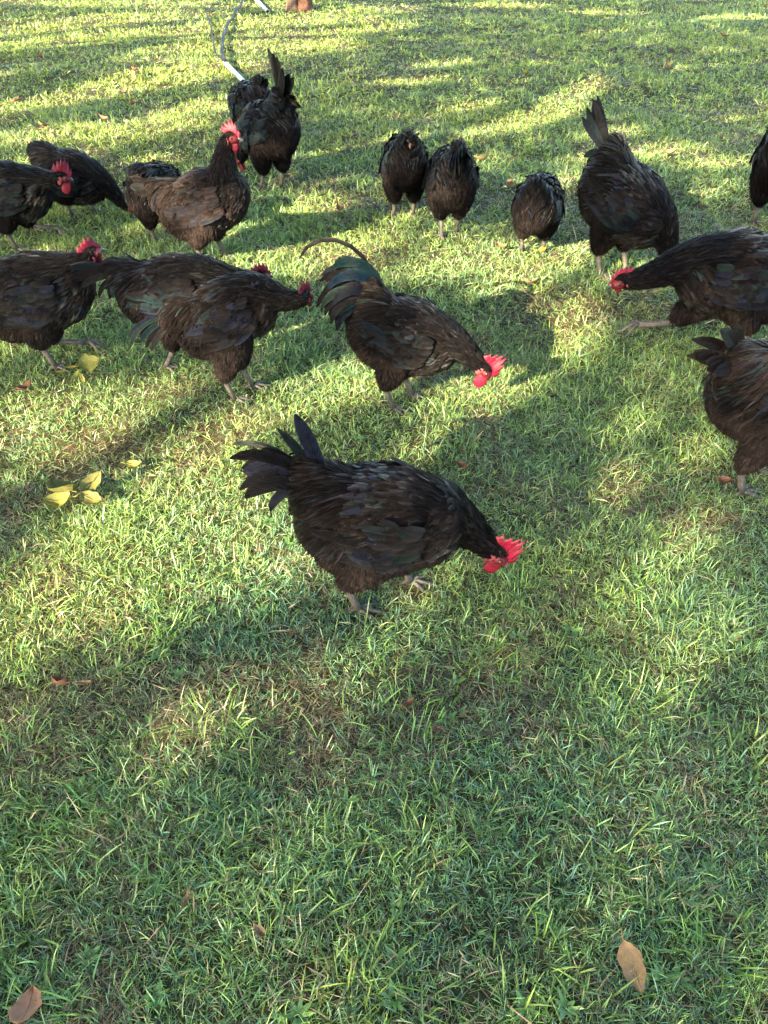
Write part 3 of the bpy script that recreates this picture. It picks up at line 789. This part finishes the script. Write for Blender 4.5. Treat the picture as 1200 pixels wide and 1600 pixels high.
    for sy in (1, -1):
        e = MB(); e.ball(H((.011, sy * .0232, .0035)), (.0054, .0028, .0052), HR, 12, 8); eo = e.build('eye', M['iris'], root)
        e = MB(); e.ball(H((.0112, sy * .0250, .0036)), (.0036, .0018, .0036), HR, 10, 8); e.build('pupil', M['eye'], eo)
    # comb
    cb = comb; base = [(.034, .000), (.026, .012), (.012, .020), (-.002, .0235), (-.016, .024), (-.026, .021)]
    npk = 6; top = []
    for k in range(npk):
        u_ = (k + .5) / npk; x = .042 - .080 * u_; hgt = (.022 + .020 * sin(pi * min(1, u_ * 1.15))) * cb
        z0 = np.interp(-x, [-.034, -.026, -.012, .002, .016, .026, .04], [0, .012, .020, .0235, .024, .021, .017])
        top.append((x + .004, z0 + hgt * .55)); top.append((x - .004 - .005 * u_, z0 + hgt))
        top.append((x - .0075, z0 + hgt * .62))
    top.append((-.046, .020))
    m_ = len(top); lower = [(np.interp(k / (m_ - 1), [0, .2, .4, .6, .8, 1], [b_[0] for b_ in base]), np.interp(k / (m_ - 1), [0, .2, .4, .6, .8, 1], [b_[1] for b_ in base]) - .004) for k in range(m_)]
    V = []; cvx = lambda x, z: .0035 * sin(x * 90 + seed) * cb * max(0, (z - .02)) / .03
    for (xa, za), (xb, zb) in zip(lower, top):
        for fr in (0, .35, .7, 1):
            x = xa + (xb - xa) * fr; z = za + (zb - za) * fr; th_ = (.0052, .0034, .0026, .0011)[(0, .35, .7, 1).index(fr)]
            V.append(H((x, cvx(x, z) + th_, z))); V.append(H((x, cvx(x, z) - th_, z)))
    Q = []
    for k in range(m_ - 1):
        a_ = k * 8; b_ = a_ + 8
        for fr in range(3):
            Q.append((a_ + fr * 2, a_ + fr * 2 + 2, b_ + fr * 2 + 2, b_ + fr * 2)); Q.append((a_ + fr * 2 + 1, b_ + fr * 2 + 1, b_ + fr * 2 + 3, a_ + fr * 2 + 3))
        Q.append((a_ + 6, a_ + 7, b_ + 7, b_ + 6)); Q.append((a_, b_, b_ + 1, a_ + 1))
    for a_ in (0, (m_ - 1) * 8):
        for fr in range(3): Q.append((a_ + fr * 2, a_ + fr * 2 + 1, a_ + fr * 2 + 3, a_ + fr * 2 + 2))
    np_mesh('comb', np.array(V), [np.array(Q)], M['red'], root)
    wt = comb if wattle is None else wattle
    for sy in (1, -1):
        e = MB(); dn = unit(-hup * .7 + np.array([0, 0, -.6])); c0 = H((.016, sy * .009, -.013)); tang = dn
        fx_ = unit(np.cross(side, tang)); WR = np.stack([fx_, side, tang], 1)
        e.ball(c0 + dn * .014 * wt, (.0125 * wt, .0045, .021 * wt), WR, 14, 10); e.ball(c0 + dn * .02 * wt + fx_ * .004, (.0115 * wt, .0036, .014 * wt), WR, 12, 8)
        e.build('wattle', M['red'], root)
        e = MB(); e.ball(H((-.010, sy * .0240, -.011)), (.0078 * min(wt, 1.3), .0036, .0135 * min(wt, 1.3)), HR, 12, 8); e.build('earlobe', M['lobe'], root)
    if vent:
        mbx = MB(); mbx.ball(B((-.222, 0, .045)), (.009, .008, .015), RM, 14, 10); o = mbx.build('bare_patch', M['pale'], root); o['label'] = 'bare pink skin patch under the tail'
    # ---- legs and feet
    for li, (foot, hock, mode) in enumerate(legs):
        e = MB(); e.tube([hock + np.array([0, 0, .012]), hock, hock * .5 + foot * .5 + np.array([0, 0, .004]), foot + np.array([0, 0, .010])], [.0125, .0115, .0090, .0105], 12)
        lo = e.build('leg', M['leg'], root)
        fm = MB(); base = foot + np.array([0, 0, .008]); fm.ball(base, (.012, .010, .009), None, 10, 8)
        lifted = foot[2] > .03
        for an, L_ in ((0, .060), (34, .050), (-34, .050), (180 + 15, .028)):
            a_ = R(an); d = np.array([cos(a_), sin(a_), 0]); drp = -.75 if lifted else 0
            pts = [base, base + d * L_ * .35 + np.array([0, 0, .006]), base + d * L_ * .7 + np.array([0, 0, .001 + drp * L_ * .25]), base + d * L_ + np.array([0, 0, -.003 + drp * L_ * .6])]
            fm.tube(pts, [.0062, .0058, .0048, .0036], 8); tip_ = pts[-1]
            fm.tube([tip_, tip_ + d * .008 + np.array([0, 0, -.001]), tip_ + d * .014 + np.array([0, 0, -.006])], [.0030, .0022, .0004], 6)
        fm.build('foot', M['leg'], lo)
        if band and li == 1:
            c_ = hock * .35 + foot * .65; e = MB(); e.tube([c_ + np.array([-.002, 0, .008]), c_ + np.array([.002, 0, -.008])], [.0125, .0125], 14)
            e.ball(c_ + np.array([-.012, .006, 0]), (.007, .011, .010), None, 10, 8)
            b_ = e.build('leg_band', M['yellow_band'], lo); b_['label'] = 'bright yellow leg band'
    return root

def TAILEL(tail):
    for t in tail:
        if t[0] == 'fan': return max(-20, min(75, t[1]))
    return 30

PECK = (.235, 0, .045)
def FLOCK():
    # front hen
    chicken(598, 930, -6, 1.0, .275, -5, (.272, -.015, .195), -48, -12, 1.35,
            [('fan', 52, 10, .19, .036, 88, 8), ('cov', 10, .095, 30), ('one', -4, 78, .20, .036, 10, .03), ('one', 5, 66, .17, .030, 20, .02), ('one', -10, 58, .21, .030, 84), ('one', 6, 60, .22, .028, 90), ('one', -14, 36, .18, .026, 90), ('one', -22, 8, .13, .024, 95)],
            ((-.055, -.055, 0, 0), (.065, .055, .0, 0)), 1, 1.35, .55, dust=1.25, deep=1.12, fat=1.05, label='dusty black hen with red comb pecking, closest to the viewer, tail feathers fanned back', wattle=1.25)
    # middle rooster with sickle feathers
    chicken(631, 632, -12, .94, .285, -19, (.285, -.02, .190), -50, -10, 1.6,
            [('fan', 84, 10, .24, .030, 118, 7, .04), ('fan', 74, 22, .26, .030, 128, 9, .04), ('fan', 58, 32, .25, .030, 128, 10, .035), ('fan', 36, 36, .20, .030, 105, 9, .03), ('fan', 12, 36, .15, .030, 85, 8, .02), ('one', 1, 92, .42, .019, 172, .03, (.0015, .0015, .002)),
             ('one', -12, 96, .27, .034, 150, .05, (.0012, .008, .010)), ('one', -22, 80, .26, .034, 150, .06, (.0015, .006, .012)), ('one', -30, 58, .22, .034, 130, .06, (.002, .003, .007)), ('one', -34, 34, .18, .034, 105, .05, (.0012, .007, .009)), ('one', 14, 88, .26, .032, 140, .05, (.0012, .006, .008))],  # teal and blue tints hold the iridescent sheen as feather colour
            ((-.03, -.05, 0, 0), (.02, .05, 0, 0)), 2, 1.25, .42, 'black rooster with thin curled sickle tail feather, pecking in sunlit grass', wattle=1.6)
    # brown-black hen, facing right, tail drooping
    chicken(373, 624, 8, .90, .335, 19, (.285, .02, .375), -8, 52, .85,
            [('fan', -8, 12, .17, .022, 40, 8), ('cov', -25, .085, 26), ('one', -10, 2, .22, .015, 80), ('one', -5, 5, .19, .018, 62)],
            ((-.01, -.045, 0, 0), (.055, .05, 0, 0)), 3, 1.15, .62, dust=1.45, deep=.55, fat=.86, label='brownish black hen walking with drooping tail, both pale legs showing')
    # hen partly hidden behind it
    chicken(292, 580, 3, .92, .31, 3, (.335, .0, .350), -8, 25, .75,
            [('fan', 34, 10, .19, .026, 50, 9), ('cov', 5, .095, 26), ('one', -12, -10, .13, .02, 70)],
            ((-.07, -.045, 0, 2), (.03, .05, 0, 0)), 4, .9, .32, deep=.6, fat=.85, label='black hen half hidden behind the brownish walking hen, only comb tip showing')
    # left big hen
    chicken(86, 576, 10, 1.06, .255, 4, (.215, .01, .365), 5, 38, .8,
            [('fan', 30, 20, .14, .03, 30, 9), ('cov', 15, .08, 20)], ((.02, -.05, 0, 0), (.12, .03, .03, 1)), 5, 1.05, .55, dust=1.2, label='large fluffy dark hen, front foot raised, at the left edge below the blue-black one')
    # upper left rooster
    chicken(38, 388, 2, 1.04, .25, -4, (.265, -.01, .310), -18, 18, 1.5,
            [('fan', 55, 20, .15, .03, 60, 9), ('cov', 35, .1, 24)], ((-.01, -.05, 0, 0), (.15, .04, .05, 1)), 6, .8, .08, 'glossy blue-black rooster with tall red comb cut off by the left edge', wattle=1.5)
    # far left pecking
    chicken(128, 338, -14, 1.0, .20, -14, (.30, .0, .065), -30, 0, .4,
            [('fan', 0, 22, .07, .03, 90, 8), ('cov', -10, .06, 24)], ((-.02, -.05, 0, 0), (.05, .05, 0, 0)), 7, .65, .16, 'dull black hen stretching its neck down to the grass behind the blue-black rooster', wattle=.4)
    # upright brown hen
    chicken(334, 420, -4, 1.04, .265, 13, (.155, -.01, .515), -2, -14, 1.1,
            [('fan', 40, 18, .135, .030, 14, 9), ('cov', 18, .09, 30), ('one', 10, 30, .15, .03, 15)],
            ((-.02, -.05, 0, 0), (.05, .05, 0, 0)), 8, 1.1, .9, dust=2.3, label='upright dusty brown hen with neck raised and bright red comb and wattle', wattle=1.05)
    # black one behind the upright hen
    chicken(262, 384, 75, .94, .27, -15, (.22, .0, .08), -60, 0, .8,
            [('fan', 5, 16, .09, .03, 70, 7), ('cov', -10, .08, 22)], ((-.02, .05, 0, 0), (.02, -.05, 0, 0)), 9, .65, .12, 'black hen pecking directly behind the upright brown hen')
    # tall tailed rooster
    chicken(424, 294, 136, 1.13, .29, -22, (.24, .0, .10), -60, 0, 1.0,
            [('fan', 86, 9, .17, .040, 6, 9), ('cov', 66, .11, 34), ('cov', 30, .10, 20), ('one', 2, 92, .235, .042, -32), ('one', -3, 92, .21, .044, -14), ('one', 3, 92, .21, .040, -14), ('one', 0, 88, .20, .044, -5), ('one', -10, 40, .12, .03, 100)],
            ((-.02, -.05, 0, 0), (.02, .05, 0, 0)), 10, .8, .06, 'blue-black rooster seen from behind with tall upright tail')
    chicken(398, 236, 128, 1.0, .28, -12, (.24, .0, .08), -60, 0, .7,
            [('fan', 75, 14, .10, .030, 25, 7), ('cov', 50, .08, 22)], ((-.02, -.05, 0, 0), (.02, .05, 0, 0)), 11, .5, .10, 'small dark hen mostly hidden behind the tall tailed rooster')
    # three seen from behind
    chicken(630, 334, 97, 1.0, .29, -20, (.23, .0, .08), -65, 0, .8,
            [('one', -40, 50, .10, .026, 140), ('one', 40, 50, .10, .026, 140), ('one', -28, 60, .12, .026, 150), ('one', 28, 60, .12, .026, 150), ('fan', 20, 50, .03, .02, 60, 2)], ((-.0, -.052, 0, 0), (.0, .052, 0, 0)), 12, .8, .10, 'black hen seen from behind with bare pink patch below its tail', vent=True)
    chicken(700, 364, 96, 1.04, .285, -16, (.23, .0, .10), -65, 0, .8,
            [('fan', 72, 24, .17, .03, 150, 9, .02), ('fan', 50, 10, .17, .032, 140, 5, .02), ('cov', 10, .08, 16)], ((.02, -.045, 0, 0), (-.03, .035, 0, 2)), 13, .8, .25, 'black hen seen from behind striding, between the bare patched hen and the yellow banded hen')
    chicken(832, 394, 70, .95, .26, -8, (.23, .0, .10), -65, 0, .8,
            [('fan', 48, 14, .12, .03, 140, 7, .03)], ((-.0, .055, 0, 0), (.02, -.05, 0, 0)), 14, .85, .28, 'round black hen seen from behind with a yellow leg band', band=True, fat=1.04, deep=.85)
    # big one, tail up, head down towards lower right
    chicken(960, 424, -46, 1.16, .29, -30, (.235, .0, .11), -60, 0, 1.0,
            [('fan', 62, 11, .21, .030, -8, 12), ('cov', 35, .10, 34), ('one', 30, 20, .10, .03, 60), ('one', -30, 20, .10, .03, 70)],
            ((-.03, -.05, 0, 0), (.02, .055, 0, 0)), 15, 1.1, .25, fat=1.12, label='large black rooster bowing with its spread tail raised high')
    # facing left, right edge
    chicken(1122, 540, 176, 1.20, .250, -2, (.350, .0, .215), -24, 8, .5,
            [('fan', 20, 20, .15, .03, 30, 9), ('cov', 15, .09, 24)], ((.255, -.03, .035, 1), (-.03, .05, 0, 0)), 16, 1.2, .50, dust=1.3, label='dark hen facing left with outstretched neck and one grey foot reaching forward', wattle=.5)
    # lower right
    chicken(1172, 744, 12, 1.08, .315, -4, (.25, .0, .12), -55, 0, 1.0,
            [('fan', 34, 20, .14, .034, 20, 8), ('cov', 0, .10, 30), ('one', -14, 62, .16, .036, 35), ('one', 8, 46, .16, .036, 45), ('one', -6, 74, .13, .034, 20)], ((-.055, -.05, 0, 0), (.03, .05, 0, 0)), 17, 1.15, .60, dust=1.5, label='brownish hen with splayed tail and scaly grey leg cut off by the lower right edge')
    # right edge, far
    chicken(1200, 346, 58, 1.28, .29, -14, (.24, .0, .10), -60, 0, 1.0,
            [('fan', 60, 22, .13, .03, 150, 9, .02)], ((-.02, .05, 0, 0), (.02, -.05, 0, 0)), 18, .7, .22, 'black hen cut off by the upper right edge, feet on the grass')
FLOCK()

# ------------------------------------------------------------------ fallen leaves
def fallen_leaf(px, py, L, Wd, rot, mat, label, cup=.25, curl=.2, lift=.022, tiltx=0, tilty=0, name='fallen_leaf', lobes=0, parent=None, cat='leaf', group='fallen leaves on the lawn', loc=None):
    gx, gy = ground_at(px, py) if loc is None else loc[:2]
    nu, nv = 11, 7; V = []; rg = np.random.default_rng(int(px * 7 + py))
    for i in range(nu):
        u = i / (nu - 1); wv = (sin(pi * u ** .8) ** .75) * (1 + .10 * sin(u * 17 + px) + lobes * sin(u * 22)) * Wd / 2
        for j in range(nv):
            v = j / (nv - 1) * 2 - 1
            z = cup * Wd * v * v * .6 + curl * L * (u - .5) ** 2 * 1.6 + .02 * L * sin(u * 9 + v * 3 + py)
            V.append((L * (u - .5), v * wv, z))
    V = np.array(V); V2 = V - np.array([0, 0, .0009]); Q = []
    for i in range(nu - 1):
        for j in range(nv - 1):
            a = i * nv + j; Q.append((a, a + nv, a + nv + 1, a + 1)); Q.append((a + nu * nv, a + 1 + nu * nv, a + nv + 1 + nu * nv, a + nv + nu * nv))
    mb = MB(); mb.add(np.vstack([V, V2]), Q)
    mb.tube([(-L * .5 - L * .22, .003, V[nv // 2][2] + .004), (-L * .5, 0, V[nv // 2][2]), (0, 0, V[(nu // 2) * nv + 3][2] - .0005), (L * .4, 0, V[-nv + 3][2] - .0005)], [.0012, .0014, .0011, .0006], 5)
    o = mb.build(name, mat, parent); z = float(height(gx, gy)) + lift
    if parent is None: o.location = (gx, gy, z); o.rotation_euler = (R(tiltx), R(tilty), R(rot)); tag(o, label, cat, group)
    else: o.location = loc; o.rotation_euler = (R(tiltx), R(tilty), R(rot))
    return o

fallen_leaf(983, 1520, .078, .040, -78, M['ol'], 'speckled orange leaf lying in the grass near the lower right corner', tiltx=14, tilty=12, lift=.032, cup=.12, curl=.1)
fallen_leaf(57, 1590, .062, .050, 95, M['pk'], 'rusty brown leaf at the lower left corner', tiltx=-10, tilty=22, lift=.036, cup=.2)
fallen_leaf(100, 1085, .034, .022, 175, M['bl'], 'curled brown leaf beside a narrow dry leaf', cup=1.2, curl=.5, tiltx=25)
fallen_leaf(138, 1083, .034, .009, 10, M['tl'], 'narrow dry leaf beside the curled brown leaf', cup=1.0, curl=.2)
fallen_leaf(212, 736, .050, .026, 5, M['yl'], 'single small golden leaf above the olive yellow leaf sprig', cup=.3, curl=.4, tiltx=20)

def sprig(px, py, leaves, label):
    gx, gy = ground_at(px, py); r = empty('leaf_sprig', (gx, gy, float(height(gx, gy)) + .02)); tag(r, label, 'leaf sprig', 'fallen leaves on the lawn')
    st = MB(); st.tube([(-.05, .01, .008), (0, 0, .012), (.05, .012, .016), (.09, .03, .01)], [.0016, .0018, .0016, .0008], 6); st.build('stem', M['bark'], r)
    for (dx, dy, dz, L, W, rot, tx, ty, mat) in leaves:
        fallen_leaf(px + dx * 900, py + dy * 900, L, W, rot, M[mat], None, .3, .35, parent=r, loc=(dx, dy, dz), tiltx=tx, tilty=ty, name='leaf')
sprig(128, 796, [(-.05, .015, .03, 0.095, .098, 150, 28, 6, 'ygl'), (-.045, -.02, .022, .08, .06, 185, -10, 8, 'yl'), (.028, .045, .035, .085, .045, 60, 30, -14, 'ygl'), (.045, -.012, .02, .07, .046, -22, 10, 5, 'ygl')],
      'sprig of three broad olive yellow leaves lying on the grass')
sprig(140, 606, [(.02, .015, .045, .075, .062, 20, 38, -8, 'yl'), (-.045, .012, .03, .07, .05, 165, 20, 12, 'ygl'), (-.09, -.01, .02, .055, .03, 190, 5, 0, 'ygl'), (.005, -.05, .02, .05, .018, -60, 0, 20, 'yl'), (-.02, -.03, .025, .045, .022, -110, 10, 10, 'yl'), (-.01, .05, .05, .035, .02, 95, 10, -30, 'yl')],
      'sprig of bright lemon yellow leaves on the grass below the big left hen')
SM = [(28, 172, 'tl', 'small tan leaf near the upper left edge of the lawn'), (65, 98, 'ol', 'small orange leaf highest up at the left of the lawn'), (212, 122, 'bl', 'small brown leaf in the lit grass left of the cables'),
      (196, 152, 'ol', 'orange leaf below the small brown leaf left of the cables'), (210, 172, 'tl', 'tan leaf under the orange leaf left of the cables'), (165, 200, 'tl', 'tan leaf in shade above the upright brown hen'),
      (72, 213, 'ol', 'orange leaf on the grass above the far left pecking hen'), (532, 335, 'tl', 'folded tan leaf left of the bare patched hen'), (752, 251, 'ol', 'small orange leaf right of the striding hen'),
      (795, 297, 'tl', 'pale leaf between the striding hen and the yellow banded hen'), (783, 394, 'ol', 'orange leaf at the feet of the yellow banded hen'), (829, 451, 'tl', 'pale tan leaf on sunlit grass right of the pecking rooster'),
      (820, 126, 'yl', 'small yellow leaf on the far grass above the yellow banded hen'), (1128, 68, 'bl', 'tiny dark brown leaf upright in the far right grass'), (955, 4, 'ol', 'orange leaf at the top edge of the lawn'),
      (1042, 107, 'bl', 'tiny brown leaf in the shade below the dark upright leaf'), (1045, 250, 'ol', 'small orange leaf right of the raised rooster tail'), (45, 625, 'bl', 'brown leaf on lit grass below the big left hen'),
      (722, 745, 'bl', 'small reddish leaf above the front hen back'), (1125, 755, 'bl', 'dark orange leaf behind the scaly grey leg'), (297, 1420, 'tl', 'narrow pale seed husk lying in the shaded grass'),
      (410, 1470, 'tl', 'tiny curled tan leaf in the shaded grass near the bottom'), (640, 1105, 'bl', 'small brown leaf beside the tall grass tuft')]
for i, (px, py, mt, lb) in enumerate(SM):
    yy = ground_at(px, py)[1]; s_ = .026 + .006 * min(yy, 7); s_ = s_ * (.7 if py > 1000 else 1)
    fallen_leaf(px, py, s_ * (1.2 + .4 * ((i * 7) % 3) / 2), s_ * (.45 if px == 297 else .75), (i * 67) % 360, M[mt], lb, .5, .5, .022 + .003 * yy, tiltx=(i * 37) % 50 - 25, tilty=(i * 53) % 40 - 20)

# ------------------------------------------------------------------ conduit, cables, stump
def conduit(pa, pb, r, label, lift=.03):
    a = np.array([*ground_at(*pa), lift]); b = np.array([*ground_at(*pb), lift]); o = empty('conduit_pipe', tuple(b)); tag(o, label, 'pipe', 'white conduit pipes on the lawn')
    d = (b - a); L = np.linalg.norm(d); u = d / L; mb = MB()
    A = a - b; mb.tube([A, A * .5, -u * .0], [r, r, r], 18, caps=False); mb.tube([A, -u * .0], [r * .8, r * .8], 18, caps=False)
    V, Q, sg, n = tube([A, A * .5, -u * .001], [r, r, r], 18)
    mb.build('pipe_wall', M['pvc'], o)
    ring = MB(); ring.tube([-u * .03, u * .004], [r * 1.06, r * 1.06], 18, caps=False); ring.tube([-u * .03, u * .004], [r * .8, r * .8], 18, caps=False)
    V1, _, _, _ = tube([-u * .03, u * .004], [r * 1.06] * 2, 18); V2, _, _, _ = tube([-u * .03, u * .004], [r * .8] * 2, 18)
    ring.add(np.vstack([V1[18:], V2[18:]]), [(k, (k + 1) % 18, 18 + (k + 1) % 18, 18 + k) for k in range(18)])
    ring.build('pipe_rim', M['pvc_dirty'], o)
conduit((353, 107), (384, 139), .020, 'short white conduit pipe with cables running out, beside the tall tailed rooster', .045)
conduit((388, -8), (419, 26), .024, 'white conduit pipe end at the top edge near the stump', .05)

def cable(pix, r, z, label):
    pts = [np.array([*ground_at(a, b)]) for a, b in pix]; n = 60; P = []
    m = len(pts)
    for k in range(n):
        t = k / (n - 1) * (m - 1); i = min(int(t), m - 2); f = t - i
        p0, p1, p2, p3 = pts[max(i - 1, 0)], pts[i], pts[i + 1], pts[min(i + 2, m - 1)]
        q = .5 * ((2 * p1) + (-p0 + p2) * f + (2 * p0 - 5 * p1 + 4 * p2 - p3) * f * f + (-p0 + 3 * p1 - 3 * p2 + p3) * f ** 3)
        P.append((q[0], q[1], z + .012 * sin(k * .7)))
    mb = MB(); mb.tube(P, [r] * n, 10); o = mb.build('cable', M['cable'], None); tag(o, label, 'cable', 'cables out of the conduit'); return o
cable([(354, 109), (348, 90), (350, 68), (358, 45), (372, 22), (384, 2), (398, -12)], .016, .055, 'thick dark cable curving from the pipe to the top edge')
cable([(352, 107), (338, 90), (333, 65), (329, 45), (324, 28), (331, 18), (343, 9), (340, 0), (334, -6)], .008, .05, 'thin dark cable looping left of the thick one')

def stump(px, py, label):
    gx, gy = ground_at(px, py); r = empty('tree_stump', (gx, gy + .16, 0)); tag(r, label, 'stump')
    for nm, cx, w_, m in (('stump_side', -.085, .085, 'bark'), ('stump_core', .065, .095, 'redbark')):
        V = []; Q = []; nu, nv = 28, 9
        for j in range(nv):
            z = .36 * j / (nv - 1) - .02
            for i in range(nu):
                th = 2 * pi * i / nu; rr = w_ * (1 + .10 * sin(th * 5 + z * 9) + .06 * sin(th * 11 + 2) + .35 * max(0, .08 - z) / .1)
                V.append((cx + rr * cos(th), .9 * rr * sin(th), z))
        for j in range(nv - 1):
            for i in range(nu): Q.append((j * nu + i, j * nu + (i + 1) % nu, (j + 1) * nu + (i + 1) % nu, (j + 1) * nu + i))
        c = len(V); V.append((cx, 0, .345)); T = [(c, (nv - 1) * nu + i, (nv - 1) * nu + (i + 1) % nu) for i in range(nu)]
        mb = MB(); mb.add(V, Q, T); mb.build(nm, M[m], r)
stump(467, 20, 'weathered reddish brown stump at the top edge beyond the cables')
